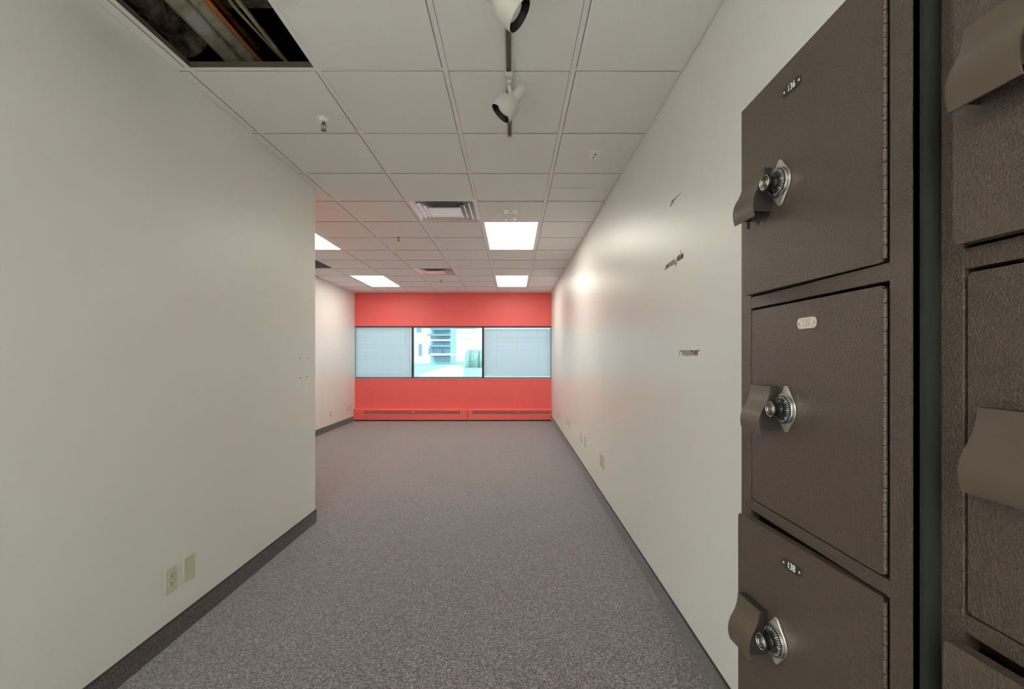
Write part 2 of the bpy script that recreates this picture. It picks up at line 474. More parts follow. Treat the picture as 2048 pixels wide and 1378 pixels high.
t = thing('return_air_grille', 'dark grey return air grille in the ceiling at the near left wall corner', 'air vent', (tee(-6)+T/2, row(7)+T/2, CZ))
b = B(); hx = T/2-.0125
x0 = max(-hx, XLL+.022-(tee(-6)+T/2))
for k in range(24):
    y = -hx + .02 + k*(2*hx-.04)/23
    box(b, x0+.012, hx-.012, y-.004, y+.004, 0, .008)
obj('grille_louvers', b, M['grille'], t)
b = B(); box(b, x0, hx, -hx, hx, .012, .014); obj('grille_back', b, M['grille'], t)

# ------------------------------------------------------------------ sprinklers
def sprinkler(x, y, label):
    t = thing('fire_sprinkler', label, 'sprinkler', (x, y, CZ), group='ceiling fire sprinklers')
    b = B(); lathe(b, [(.0, -.0005), (.041, -.0005), (.040, -.004), (.026, -.007), (.025, -.024), (.019, -.026), (.0, -.026)], 32)
    obj('escutcheon', b, M['white'], t, smooth=True)
    b = B(); lathe(b, [(0, -.024), (.011, -.024), (.011, -.034), (.008, -.036), (0, -.036)], 6)
    for s in (-1, 1):
        tube(b, [(s*.009, 0, -.034), (s*.014, 0, -.046), (s*.012, 0, -.060), (s*.003, 0, -.070)], .0024, 8)
    tube(b, [(0, 0, -.035), (0, 0, -.068)], .0026, 8)
    obj('sprinkler_frame', b, M['sprink'], t, smooth=True)
    b = B(); lathe(b, [(0, -.069), (.006, -.069), (.015, -.0715), (.015, -.073), (0, -.073)], 24)
    obj('deflector', b, M['sprink'], t, smooth=True)
    return t
sprinkler(-1.086, 2.63, 'fire sprinkler in the tile beside the near left wall, the closest of the three')
sprinkler(-1.277, 5.12, 'fire sprinkler midway along the ceiling, between the two shiny air diffusers')
sprinkler(-1.247, 7.95, 'fire sprinkler just past the far air diffuser, nearest the red wall')

# ------------------------------------------------------------------ fire strobe
t = thing('fire_strobe', 'white ceiling fire strobe with clear lens beside the near glowing light panel', 'fire alarm', (-.022, 4.30, CZ))
b = B(); box(b, -.059, .059, -.05, .05, -.040, -.0005); obj('strobe_base', b, M['white'], t, bevel=.004)
b = B(); lathe(b, [(.046, -.040), (.050, -.044), (.050, -.070), (.040, -.082), (.0, -.086)], 32); obj('strobe_lens', b, M['lens'], t, smooth=True)
text_mesh('strobe_lettering', 'FIRE', .022, M['ink'], t, Matrix.Translation((0, -.0502, -.021)) @ Matrix.Rotation(PI/2, 4, 'X'))

# ceiling plate
t = thing('ceiling_cover_plate', 'small white cover plate with two dark holes on the ceiling near the right wall', 'cover plate', (.548, 3.10, CZ))
b = B(); box(b, -.036, .036, -.062, .062, -.010, -.0003); obj('cover_plate', b, M['white'], t, bevel=.003)
b = B(); lathe(b, [(0, -.0106), (.0085, -.0106), (.0085, -.0095), (0, -.0095)], 16, Matrix.Translation((.006, -.018, 0)))
obj('knockout_hole', b, M['tear_dark'], t)
b = B(); box(b, -.003, .003, .012, .032, -.0106, -.0095); obj('slot_hole', b, M['tear_dark'], t)
for s in (-1, 1):
    b = B(); lathe(b, [(0, -.0112), (.003, -.0112), (.003, -.0095), (0, -.0095)], 12, Matrix.Translation((0, s*.05, 0)))
    obj('screw', b, M['satin'], t)

# ------------------------------------------------------------------ track lighting
TX = -.019
t = thing('lighting_track', 'long white lighting track with a dark slot down the ceiling', 'lighting track', (TX, 0, CZ))
b = B(); ya, yb = -1.2, 2.82
for s in (-1, 1): box(b, min(s*.018, s*.0145), max(s*.018, s*.0145), ya, yb, -.020, 0)
for y0_, y1_ in ((yb-.004, yb), (ya, ya+.004)): box(b, -.0145, .0145, y0_, y1_, -.020, -.004)
box(b, -.0145, .0145, ya, yb, -.005, 0)
for s in (-1, 1): box(b, min(s*.0145, s*.011), max(s*.0145, s*.011), ya+.004, yb-.004, -.020, -.018)
obj('track_channel', b, M['lampwhite'], t)
b = B(); box(b, -.0144, .0144, ya+.004, yb-.004, -.009, -.006)
for s in (-1, 1): box(b, min(s*.008, s*.0045), max(s*.008, s*.0045), ya+.004, yb-.004, -.014, -.009)
obj('track_conductor', b, M['trackslot'], t)

def spot(yadapt, opening, axis, stem_end, label):
    t = thing('track_spotlight', label, 'spotlight', (TX, yadapt, CZ-.020), group='white track spotlights')
    o = Vector(opening) - Vector((TX, yadapt, CZ-.020))
    a = Vector(axis).normalized()
    b = B(); box(b, -.0165, .0165, -.045, .045, -.019, -.0002); obj('track_adapter', b, M['lampwhite'], t, bevel=.002)
    se = Vector(stem_end) - Vector((TX, yadapt, CZ-.020))
    b = B(); tube(b, [(0, se.y*.3, -.018), (0, se.y*.6, (se.z)*.5), tuple(se)], .0095, 14)
    box(b, -.0115, .0115, -.012, .012, -.034, -.018)
    obj('stem', b, M['lampwhite'], t, smooth=True)
    mt = axis_mat(o, -a)      # +Z towards the rear, 0 at the opening
    b = B(); lathe(b, [(.0555, 0), (.057, .001), (.057, .060), (.054, .072), (.0285, .098), (.0275, .102), (.0275, .160), (.024, .166), (0, .166)], 40, mt)
    obj('spotlight_shade', b, M['lampwhite'], t, smooth=True)
    b = B(); lathe(b, [(.0555, .0), (.054, .002), (.053, .060), (.036, .066), (0, .066)], 40, mt)
    obj('shade_lining', b, M['baffle'], t, smooth=True)
    b = B(); lathe(b, [(0, .012), (.020, .014), (.034, .020), (.0375, .027), (.036, .034), (.024, .064), (0, .064)], 32, mt)
    obj('bulb', b, M['bulb'], t, smooth=True)
    return t
spot(2.215, (-.061, 2.25, 2.532), (-.66, -.01, -.75), (-.012, 2.235, 2.618), 'white track spotlight aimed down left, at the far end of the track')
spot(1.56, (.0245, 1.58, 2.512), (.76, .0, -.61), (-.030, 1.575, 2.60), 'white track spotlight aimed down right, cut by the top of the photo')

# ------------------------------------------------------------------ things in the open ceiling bay
def pipe(name, label, cat, x, z, r, y0, y1, mat, dx=0, n=24):
    o = thing(name, label, cat, (x, y0, z))
    b = B(); tube(b, [(0, 0, 0), (dx*.5, (y1-y0)/2, 0), (dx, y1-y0, 0)], r, n)
    obj('pipe_run', b, mat, o, smooth=True)
    return o
pa = pipe('steel_pipe', 'grey painted pipe with a foil patch in the open ceiling bay', 'pipe', -1.515, HC+1.615, .043, 1.0, 3.3, M['pipe'])
b = B(); tube(b, [(0, 1.11, 0), (0, 1.24, 0)], .0445, 28); obj('foil_patch', b, M['foil'], pa, smooth=True)
b = B(); tube(b, [(0, .4, 0), (0, 1.10, 0)], .046, 28); obj('pipe_sleeve', b, M['pipe'], pa, smooth=True)
pb = pipe('steel_pipe', 'plain grey pipe between the foil patched pipe and the orange conduit', 'pipe', -1.427, HC+1.625, .036, 1.0, 3.3, M['pipe'])
b = B(); tube(b, [(0, 1.42, 0), (0, 1.46, 0)], .038, 28); obj('pipe_coupling', b, M['pipe'], pb, smooth=True)
tag(obj('orange_conduit', tube(B(), [(-1.372, 1.0, HC+1.60), (-1.368, 2.2, HC+1.60), (-1.36, 2.62, HC+1.60)], .0095, 12), M['copper'], smooth=True),
    'bright orange conduit running through the open ceiling bay', 'conduit')
tag(obj('rusty_tube', tube(B(), [(-1.395, 1.0, HC+1.68), (-1.395, 2.3, HC+1.68), (-1.395, 2.5, HC+1.69)], .014, 12), M['rust'], smooth=True),
    'rusty brown tube tucked behind the orange conduit in the open ceiling bay', 'conduit')
tag(obj('thin_tube', tube(B(), [(-1.262, 1.0, HC+1.59), (-1.262, 2.1, HC+1.59), (-1.235, 2.45, HC+1.60)], .007, 10), M['tube'], smooth=True),
    'thinner of the two pale tubes in the open ceiling bay', 'tube')
tag(obj('pale_tube', tube(B(), [(-1.215, 1.0, HC+1.58), (-1.215, 2.1, HC+1.58), (-1.20, 2.9, HC+1.58)], .0105, 10), M['tube'], smooth=True),
    'thicker of the two pale tubes in the open ceiling bay', 'tube')
pts = [(-1.73+.02*math.sin(i*1.7), 1.0+i*.09, HC+1.70+.015*math.sin(i*2.3)) for i in range(17)]
rs = [.085+.018*math.sin(i*2.9)+.008*math.cos(i*5.1) for i in range(17)]
tag(obj('insulated_pipe', tube(B(), pts, rs, 24), M['insul'], smooth=True), 'lumpy brown insulated pipe at the left of the open ceiling bay', 'pipe')
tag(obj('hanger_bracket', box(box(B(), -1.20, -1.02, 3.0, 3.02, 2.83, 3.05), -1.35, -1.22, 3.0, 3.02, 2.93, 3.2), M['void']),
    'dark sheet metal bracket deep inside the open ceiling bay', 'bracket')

for nm in ('steel_pipe', 'steel_pipe.001', 'orange_conduit', 'rusty_tube', 'thin_tube', 'pale_tube', 'insulated_pipe'):
    o = bpy.data.objects[nm]
    cx, cz = {'steel_pipe': (-1.515, HC+1.615+.046), 'steel_pipe.001': (-1.427, HC+1.625+.036), 'orange_conduit': (-1.371, HC+1.609), 'rusty_tube': (-1.395, HC+1.694),
              'thin_tube': (-1.262, HC+1.597), 'pale_tube': (-1.215, HC+1.59), 'insulated_pipe': (-1.73, HC+1.78)}[nm]
    yy = {'rusty_tube': 1.45}.get(nm, 1.3)
    b = tube(B(), [(cx-o.location.x, yy-o.location.y, cz-.002-o.location.z), (cx-o.location.x, yy-o.location.y, 3.286-o.location.z)], .004, 8)
    obj('hanger_rod', b, M['web'], o)

# ------------------------------------------------------------------ window, blinds
YW = YF+.035
edges = [XLL, -2.128, -.634, XR]
names = ['left', 'middle', 'right']
for i in range(3):
    x0, x1 = edges[i], edges[i+1]
    w = bpy.data.objects.new('window_%d' % (i+1), None); COL.objects.link(w); w['kind'] = 'structure'
    w.location = ((x0+x1)/2, YW+.02, WZ0)
    hw = (x1-x0)/2; h = WZ1-WZ0
    b = B()
    box(b, -hw, -hw+(.012 if i == 0 else .022), -.03, .05, 0, h); box(b, hw-(.012 if i == 2 else .022), hw, -.03, .05, 0, h)
    box(b, -hw, hw, -.03, .05, h-.022, h); box(b, -hw, hw, -.03, .05, 0, .022)
    obj('window_frame', b, M['frame'], w)
    b = B(); box(b, -hw+.01, hw-.01, .020, .024, .015, h-.015); obj('window_pane', b, M['glass'], w)
b = B(); box(b, XLL, XR, YF-.012, YF+.03, WZ0-.006, WZ0+.002)
struct('trim_1', b, M['sillm'])
b = B(); box(b, XLL, XR, YF-.001, YF+.006, WZ1-.012, WZ1+.002)
struct('trim_2', b, M['frame'])
labs = ['closed blue grey blind over the leftmost window', 'open blind in the middle window, the street showing between its slats', 'closed grey blind over the rightmost window, beside the right wall']
for i in range(3):
    x0, x1 = edges[i]+(.014 if i == 0 else .026), edges[i+1]-(.014 if i == 2 else .026)
    hw = (x1-x0)/2; zt = WZ1-.024-WZ0; zb = [.03, .03, .045][i]
    t = thing('window_blind', labs[i], 'blind', ((x0+x1)/2, YF+.016, WZ0), group='horizontal slat window blinds')
    b = B(); box(b, -hw, hw, -.011, .011, zt-.020, zt); obj('head_rail', b, M['slat'], t)
    ang = math.radians([62, 2, 66][i]); sp = .0212; wd = .0125
    b = B(); z = zb + .02
    while z < zt-.03:
        jit = random.uniform(-.13, .10) if i != 1 else random.uniform(-.02, .02)
        ca, sa = math.cos(ang+jit), math.sin(ang+jit)
        rng = []
        for u, cv in ((-1, 0), (-.4, .0012), (.4, .0012), (1, 0)):
            rng.append((u*wd*ca - cv*sa, u*wd*sa + cv*ca))
        lo = [[b.verts.new((x, yy, z+zz)) for yy, zz in rng] for x in (-hw, hw)]
        for k in range(3): b.faces.new([lo[0][k], lo[1][k], lo[1][k+1], lo[0][k+1]])
        z += sp
    obj('slats', b, M['slat'], t)
    b = B(); box(b, -hw, hw, -.010, .010, zb-.004, zb+.008); obj('bottom_rail', b, M['sillm'] if i == 2 else M['slat'], t)
    b = B()
    for fx in (-.62, 0, .62): box(b, fx*hw-.0012, fx*hw+.0012, -.0135, -.0125, zb, zt-.01)
    obj('ladder_cord', b, M['cord'], t)
    if i != 1:
        b = B(); xx = hw-.12 if i == 0 else hw-.09
        tube(b, [(xx, -.018, zt-.01), (xx, -.018, zt-.36)], .004, 8); obj('tilt_wand', b, M['cord'], t)

# ------------------------------------------------------------------ baseboard heaters
def heater(x0, x1, label, knobx, g0, g1):
    t = thing('baseboard_heater', label, 'heater', (x0, YF, 0), group='red baseboard heaters')
    W = x1-x0
    prof = [(0, .257), (-.070, .257), (-.086, .246), (-.090, .236), (-.090, .218), (-.082, .214), (-.082, .150), (-.090, .146), (-.090, .030), (-.078, .026), (0, .026)]
    b = B(); prism(b, prof, lambda u, v, d: (d, u, v), 0, W); obj('heater_cover', b, M['heater'], t)
    for xa, xb in ((0, g0-x0), (g1-x0, W)):
        obj('end_cover', box(B(), xa, xb, -.0895, -.083, .147, .217), M['heater'], t)
    b = B(); box(b, g0-x0, g1-x0, -.0832, -.0825, .150, .214)
    n = int((g1-g0)/.012)
    for k in range(n):
        x = g0-x0 + (k+.5)*(g1-g0)/n
        box(b, x-.0022, x+.0022, -.087, -.083, .151, .213, 1)
    obj('heater_grille', b, [M['grille'], M['heater']], t)
    b = B(); box(b, knobx-x0-.022, knobx-x0+.022, -.094, -.083, .185, .214); box(b, knobx-x0-.010, knobx-x0+.010, -.102, -.085, .165, .19)
    obj('damper_knob', b, M['heater'], t, bevel=.003)
    b = B(); box(b, .01, W-.01, -.07, -.01, 0, .026); obj('heater_gap_fill', b, M['duct'], t)  # near-black block filling the gap under the heater
    return t
SX = -.952
heater(XLL+.001, SX-.004, 'left half of the red baseboard heater under the window', -2.09, -3.12, -1.10)
heater(SX+.004, XR-.009, 'right half of the red baseboard heater, ending at the right wall', .118, -.85, .79)

# ------------------------------------------------------------------ wall plates
def plate(x, y, z, face, label, outlet=False):
    """face: +1 looks towards +X (left wall), -1 towards -X (right wall)"""
    t = thing('wall_outlet' if outlet else 'blank_wall_plate', label, 'outlet' if outlet else 'wall plate', (x, y, z),
              (0, 0, 0 if face > 0 else PI), group=None if outlet else 'cream blank wall plates')
    b = B(); prism(b, rrect(.074, .117, .004), lambda u, v, d: (d, u, v), .0003, .0065); obj('cover_plate', b, M['cream'], t, bevel=.0025)
    scr = (0,) if outlet else (-.042, .042)
    for s in scr:
        b = B(); lathe(b, [(0, .0078), (.0028, .0078), (.0034, .006), (0, .006)], 12, Matrix.Translation((0, 0, s)) @ Matrix.Rotation(PI/2, 4, 'Y'))
        obj('screw', b, M['cream'], t)
    if outlet:
        for s in (-1, 1):
            b = B()
            pr = [(.0165*math.cos(a), .0165*math.sin(a)) for a in [2*PI*i/28 for i in range(28)]]
            pr = [(u, max(-.0125, min(.0125, v))) for u, v in pr]
            prism(b, pr, lambda u, v, d: (d, u, v + s*.0195), .0064, .0088)
            so = obj('socket', b, M['cream'], t)
            b = B()
            for u in (-.0062, .0062): box(b, .0086, .0091, u-.0012, u+.0012, s*.0195-.001, s*.0195+.0075)
            lathe(b, [(0, .0091), (.0026, .0091), (.0026, .0086), (0, .0086)], 12, Matrix.Translation((0, 0, s*.0195-.0065)) @ Matrix.Rotation(PI/2, 4, 'Y'))
            obj('socket_slots', b, M['slot'], so)
    return t
plate(XL, 2.143, .297, 1, 'cream duplex outlet low on the near left wall', True)
plate(XL, 2.264, .299, 1, 'cream blank wall plate beside the duplex outlet on the near left wall')
plate(XLL, 8.40, .30, 1, 'cream wall plate alone low on the bright far left wall')
plate(XLL, 9.26, .30, 1, 'cream wall plate on the far left wall, left one of the pair by the heater')
plate(XLL, 9.42, .30, 1, 'cream wall plate on the bright far left wall, closest to the heater')
plate(XR, 8.16, .30, -1, 'cream wall plate on the right wall, the farthest, closest to the red wall')
plate(XR, 6.91, .385, -1, 'cream wall plate on the right wall, farther one of the second farthest pair')
plate(XR, 6.58, .388, -1, 'cream wall plate on the right wall, nearer one of the second farthest pair')
plate(XR, 5.43, .388, -1, 'cream wall plate on the right wall, farther one of the middle pair')
plate(XR, 5.146, .387, -1, 'cream wall plate on the right wall, nearer one of the middle pair')
plate(XR, 4.225, .390, -1, 'cream wall plate on the right wall, farther one of the closest tight pair')
plate(XR, 4.115, .392, -1, 'cream wall plate on the right wall, the closest of all to the lockers')

# ------------------------------------------------------------------ marks on the walls
def rpatch(name, pts, mat, th=.0006):
    """pts in (Y, Z) on the right wall"""
    b = B(); prism(b, pts, lambda u, v, d: (d, u, v), XR-th, XR-.0001); return obj(name, b, mat, wall_right)
def px2(pts):    # measured on the wall: (px, py) of the photo's frame -> (Y, Z)
    out = []
    for px, py in pts:
        y = XR*917/(px-1025.8); out.append((y, HC + (715-py)*y/917))
    return out
rpatch('torn_patch', px2([(1329.5,541),(1330.5,533),(1335.5,527.5),(1348.5,518),(1352,521),(1353.5,525),(1352.2,535),(1350,528.5),(1344,531),(1337,535)]), M['torn'])
rpatch('torn_patch', px2([(1353.3,515),(1357,512),(1358,509),(1361.2,510),(1361,500),(1361.8,500),(1362,510),(1365.5,506),(1366.8,505.5),(1366.5,516),(1360,520),(1354.5,523.5)]), M['torn_brown'])
rpatch('torn_edge', px2([(1365.3,508),(1366.4,507),(1366.3,516),(1365,515)]), M['tear_dark'], .0010)
rpatch('torn_edge', px2([(1333.6,532.5),(1336,528),(1336.2,531),(1335,535)]), M['tear_dark'], .0010)
rpatch('torn_patch', px2([(1358.3,704),(1360,700.5),(1363,699.8),(1370,700.5),(1377,700),(1383,701),(1388,700.5),(1392,700),(1399.5,699),(1400,703),(1396,704),(1396,711.5),(1387,711),(1377,711.2),(1375.5,714),(1374,711.2),(1364.5,711),(1364,704.5),(1359.5,704.5),(1359.2,712),(1358.2,712)]), M['torn'])
rpatch('torn_patch', px2([(1387.5,701.5),(1395,701),(1395.5,709),(1388,709)]), M['torn_brown'], .0010)
rpatch('torn_edge', px2([(1382,700.3),(1384,700),(1385.2,704.5),(1383.5,704)]), M['tear_dark'], .0012)
rpatch('wall_scratch', px2([(1339.5,413.5),(1342,406),(1344.5,399.5),(1350,396),(1356,390),(1365,382),(1357,392),(1349,401.5),(1346,407),(1341,414)]), M['torn'])
rpatch('torn_edge', px2([(1343.5,404),(1344.8,400),(1345.5,402),(1344.3,404.5)]), M['tear_dark'], .0010)
for yy, zz in ((3.46, 1.331), (3.578, 1.329), (3.455, 1.182), (3.57, 1.186)):
    b = B(); lathe(b, [(0, .0012), (.0050, .0012), (.0050, .0001), (0, .0001)], 12, Matrix.Translation((XL, yy, zz)) @ Matrix.Rotation(PI/2, 4, 'Y'))
    obj('screw_hole', b, M['tear_dark'], wall_left)

# ------------------------------------------------------------------ lockers
LX = .431; LY0, LY1 = .4945, .865; LZ = 1.798
OPY0, OPY1 = .5247, .8305
doors = [(1.446, 1.774, '136', 3.0), (1.081, 1.419, '137', 0.0), (.716, 1.056, '138', 5.0), (.351, .691, None, 0.0)]
def build_locker():
    t = thing('locker', 'brown steel locker column with doors 136, 137 and 138, standing against the right wall', 'locker', (LX, LY1, 0), group='brown steel box lockers')
    X = lambda x: x-LX
    Y = lambda y: y-LY1
    b = B(); D = XR-.010-LX
    g = .0022
    th = .0015
    # shell
    box(b, 0, D, Y(LY1)-th, 0, 0, LZ); box(b, 0, D, Y(LY0), Y(LY0)+th, 0, LZ)
    box(b, D-th, D, Y(LY0), 0, 0, LZ); box(b, 0, D, Y(LY0), 0, LZ-th, LZ); box(b, 0, D, Y(LY0), 0, 0, .02)
    # stiles
    box(b, 0, .016, Y(OPY1), 0, 0, LZ); box(b, 0, .016, Y(LY0), Y(OPY0), 0, LZ)
    zs = [(LZ, doors[0][1]+g)] + [(doors[i][0]-g, doors[i+1][1]+g+.002) for i in range(3)] + [(doors[3][0]-g, 0)]
    for z1, z0 in zs: box(b, 0, .016, Y(OPY0), Y(OPY1), z0, z1)
    obj('locker_frame', b, M['locker'], t, bevel=.0015)
    b = B()
    for z1, z0 in zs[1:4]: box(b, .016, D-.003, Y(LY0)+.003, -.003, z1-.012, z1-.010)
    box(b, .12, .121, Y(LY0)+.003, -.003, .01, LZ-.01)
    obj('locker_shelves', b, M['locker_in_shade'], t)
    HY = .5335                               # hinge line
    for zi, (z0, z1, num, ang) in enumerate(doors):
        d = bpy.data.objects.new('locker_door', None)
        # door in its own frame: origin on the hinge, +Y towards the free edge
        w = .8265-HY; h = z1-z0
        b = B(); prism(b, [(u+w/2, v) for u, v in rrect(w, h, .004)], lambda u, v, dd: (dd, u, v), .0, .013)
        bmesh.ops.bevel(b, geom=[e for e in b.edges if all(abs(v.co.x) < 1e-6 for v in e.verts)], offset=.0012, segments=2, affect='EDGES')
        dr = obj('locker_door', b, M['locker'], t, loc=(0, Y(HY), (z0+z1)/2), rot=(0, 0, math.radians(ang)))
        # piano hinge
        b = B(); n = 20 if True else 0
        for k in range(n):
            za = -h/2+.004 + k*(h-.008)/n; zb_ = za + (h-.008)/n - .0009
            lathe(b, [(0, za), (.0028, za), (.0028, zb_), (0, zb_)], 12, Matrix.Translation((.0012, -.0012, 0)))
        obj('hinge', b, M['locker'], dr, smooth=True)
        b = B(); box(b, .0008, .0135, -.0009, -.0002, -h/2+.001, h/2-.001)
        obj('hinge_groove_shade', b, M['locker_in_shade'], dr)  # dark strip put in for the shade of the hinge groove
        cz = (z0+z1)/2
        # pull handle: wavy plate with side cheeks
        hy0, hy1 = .743-HY, .8025-HY
        zt = (1.288-1.419) + z1 - cz
        prof = [(.0150, 0), (.0158, -.008), (.0170, -.016), (.0200, -.025), (.0240, -.033), (.0288, -.041), (.0318, -.049), (.0331, -.057),
                (.0331, -.064), (.0322, -.071), (.0300, -.079)]
        th = .0018
        b = B()
        outer = [(-o, zt+z) for o, z in prof]; inner = [(-o+th, zt+z) for o, z in prof[::-1]]
        n = len(prof)
        def col3(y): return [b.verts.new((x, y, z)) for x, z in outer+inner]
        A, C = col3(hy0), col3(hy1)
        for k in range(n-1):
            b.faces.new([A[k], A[k+1], C[k+1], C[k]])
            b.faces.new([A[2*n-1-k], A[2*n-2-k], C[2*n-2-k], C[2*n-1-k]])
            for R in (A, C): b.faces.new([R[k], R[k+1], R[2*n-2-k], R[2*n-1-k]])
        b.faces.new([A[0], C[0], C[2*n-1], A[2*n-1]]); b.faces.new([A[n-1], C[n-1], C[n], A[n]])
        obj('pull_handle', b, M['handle'], dr, smooth=True)
        # housing behind the pull, coloured dark for the shade in its hollow
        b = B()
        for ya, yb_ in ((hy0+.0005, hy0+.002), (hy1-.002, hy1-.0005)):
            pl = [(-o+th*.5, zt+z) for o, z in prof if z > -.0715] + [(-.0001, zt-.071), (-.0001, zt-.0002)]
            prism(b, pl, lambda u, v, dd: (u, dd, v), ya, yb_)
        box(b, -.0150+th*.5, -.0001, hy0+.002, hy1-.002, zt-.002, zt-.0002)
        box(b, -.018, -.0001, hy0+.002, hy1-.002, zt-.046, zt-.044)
        obj('handle_housing', b, M['locker_in_shade'], dr)
        if zi == 0:
            for yy in (.016, .044):
                b = tube(B(), [(-.014, hy0+yy, zt-.05), (-.014, hy0+yy, zt-.088)], .0022, 8)
                obj('latch_pin', b, M['tear_dark'], dr)
        # combination lock
        ly, lz = .7200-HY, (1.254-1.419)+z1-cz
        mt = Matrix.Translation((0, ly, lz)) @ Matrix.Rotation(-PI/2, 4, 'Y')      # +Z -> -X
        out = []
        for k in range(64):
            a = 2*PI*k/64
            u, v = math.cos(a), math.sin(a)
            out.append((.0242*u*(1-.0), .0242*v))
        # rounded diamond: hull of the dial circle and two end circles
        import itertools
        def hull(P):
            P = sorted(set(P))
            def half(Q):
                H = []
                for p in Q:
                    while len(H) > 1 and (H[-1][0]-H[-2][0])*(p[1]-H[-2][1]) - (H[-1][1]-H[-2][1])*(p[0]-H[-2][0]) <= 0: H.pop()
                    H.append(p)
                return H
            a_, c_ = half(P), half(P[::-1]); return a_[:-1]+c_[:-1]
        P = [(round(.0245*math.cos(2*PI*k/48), 6), round(.0245*math.sin(2*PI*k/48), 6)) for k in range(48)]
        for s in (-1, 1): P += [(round(.0055*math.cos(2*PI*k/20), 6), round(s*.031+.0055*math.sin(2*PI*k/20), 6)) for k in range(20)]
        H = hull(P)
        b = B(); prism(b, H, lambda u, v, dd: (-dd, ly+u, lz+v), .0001, .0034); obj('lock_flange', b, M['satin'], dr, bevel=.001)
        b = B(); lathe(b, [(0, .003), (.0243, .003), (.0243, .006), (.0236, .0082), (.0222, .0082), (.0220, .006), (0, .006)], 40, mt); obj('lock_ring', b, M['chrome'], dr, smooth=True)
        b = B(); lathe(b, [(.0218, .005), (.0215, .0085), (.0155, .0125), (.0135, .0135), (0, .0135)], 40, mt); obj('lock_dial', b, M['black'], dr, smooth=True)
        b = B()
        for k in range(40):
            a = 2*PI*k/40; r0 = .0178 if k % 5 else .0164
            q = mt @ Matrix.Rotation(a, 4, 'Z')
            z_at = lambda r: .0085 + (.0215-r)/.006*.004
            w_ = .00022 if k % 5 else .0004
            vs = [b.verts.new(q @ Vector(p)) for p in ((r0, -w_, z_at(r0)+.0002), (.0206, -w_, z_at(.0206)+.0002), (.0206, w_, z_at(.0206)+.0002), (r0, w_, z_at(r0)+.0002))]
            b.faces.new(vs)
        obj('dial_marks', b, M['mark'], dr)
        b = B()
        pr = [(.0105, .013), (.0092, .016), (.0092, .020), (.0122, .0235), (.0133, .0255), (.0129, .0272), (.0112, .0277), (0, .0270)]
        lathe(b, pr, 30, mt)
        obj('lock_knob', b, M['black'], dr, smooth=True)
        b = B(); lathe(b, [(.0116, .0276), (.0112, .0281), (.0106, .0276)], 30, mt); lathe(b, [(.0074, .0270), (.0068, .0279), (.0060, .0270)], 30, mt)
        obj('knob_ring', b, M['chrome'], dr, smooth=True)
        b = B(); lathe(b, [(.0036, .027), (.0034, .0282), (0, .0284)], 16, mt); box(b, -.0286, -.0283, ly-.0004, ly+.0004, lz-.0024, lz+.0024, 1)
        obj('key_cylinder', b, [M['brass'], M['black']], dr)
        # number plate
        if num:
            py = {'136': .6946, '137': .6719, '138': .687}[num]-HY; pz = {'136': 1.7455, '137': 1.3856, '138': 1.021}[num]-cz
            worn = num == '137'
            b = B(); prism(b, rrect(.044, .0155 if not worn else .0165, .0076, 8), lambda u, v, dd: (-dd, py+u, pz+v), .0001, .0010)
            pp = obj('number_plate', b, M['plate_worn' if worn else 'plate_black'], dr, bevel=.0003)
            pp['label'] = 'pale worn number plate' if worn else 'black number plate with white number ' + num
            # the text reads from the free edge towards the hinge, so its right is -Y and it faces -X
            R = Matrix(((0, 0, -1, -.0012), (-1, 0, 0, py), (0, 1, 0, pz), (0, 0, 0, 1)))
            text_mesh('plate_number', num, .0125, M['faint' if worn else 'mark'], dr, R @ Matrix.Diagonal((.95, 1.15, 1, 1)), .0002)
            for s in (-1, 1):
              b = lathe(B(), [(0, .0018), (.0012, .0017), (.0020, .0010), (0, .0010)], 12, Matrix.Translation((0, py+s*.0170, pz)) @ Matrix.Rotation(-PI/2, 4, 'Y'))
              obj('plate_rivet', b, M['brass'] if worn else M['satin'], dr, smooth=True)
        bpy.data.objects.remove(d)
    return t
locker = build_locker()
l2 = copy_tree(locker, None, skip=('latch_pin', 'number_plate', 'plate_number', 'plate_rivet'))
l2.location = (LX+.021, LY1-.371, 0)
arc = [(.437-LX-.021 + .015*(1-math.cos(a)), .4925-.494-0 - .009*math.sin(a)) for a in [PI/2*i/6 for i in range(7)]]
b = B(); prism(b, arc + [(.016, arc[0][1])], lambda u, v, d: (u, v, d), 0, LZ)
obj('edge_trim', b, M['trimgreen'], l2, smooth=True)
l2['label'] = 'brown steel locker column at the right edge of the photo, closest to the camera'

# ------------------------------------------------------------------ outside
GZ = -.20
b = B(); v = [b.verts.new(p) for p in ((-160, YF+1.2, GZ), (160, YF+1.2, GZ), (260, 420, GZ), (-260, 420, GZ))]; b.faces.new(v)
tag(obj('lawn', b, M['lawn']), 'pale green lawn seen through the middle window', 'lawn', kind='structure')
def gp(px, py):
    y = 917*(HC-GZ)/(py-715); return ((px-1025.8)/917*y, y)
def ground_patch(name, pts, mat, label, cat, th=.03):
    P = [gp(*p) for p in pts]
    b = B(); prism(b, P, lambda u, v, d: (u, v, d), GZ+.001, GZ+th)
    return tag(obj(name, b, mat), label, cat)
ground_patch('concrete_path', [(845,764),(925,764),(927,742),(925,733),(918,731),(903,731),(890,735),(860,743),(838,751)], M['path'], 'pale concrete walk crossing the lawn outside the middle window', 'path')
def bx(px0, px1, y, z0, z1, dep): return ((px0-1025.8)/917*y, (px1-1025.8)/917*y, y, y+dep, z0, z1)
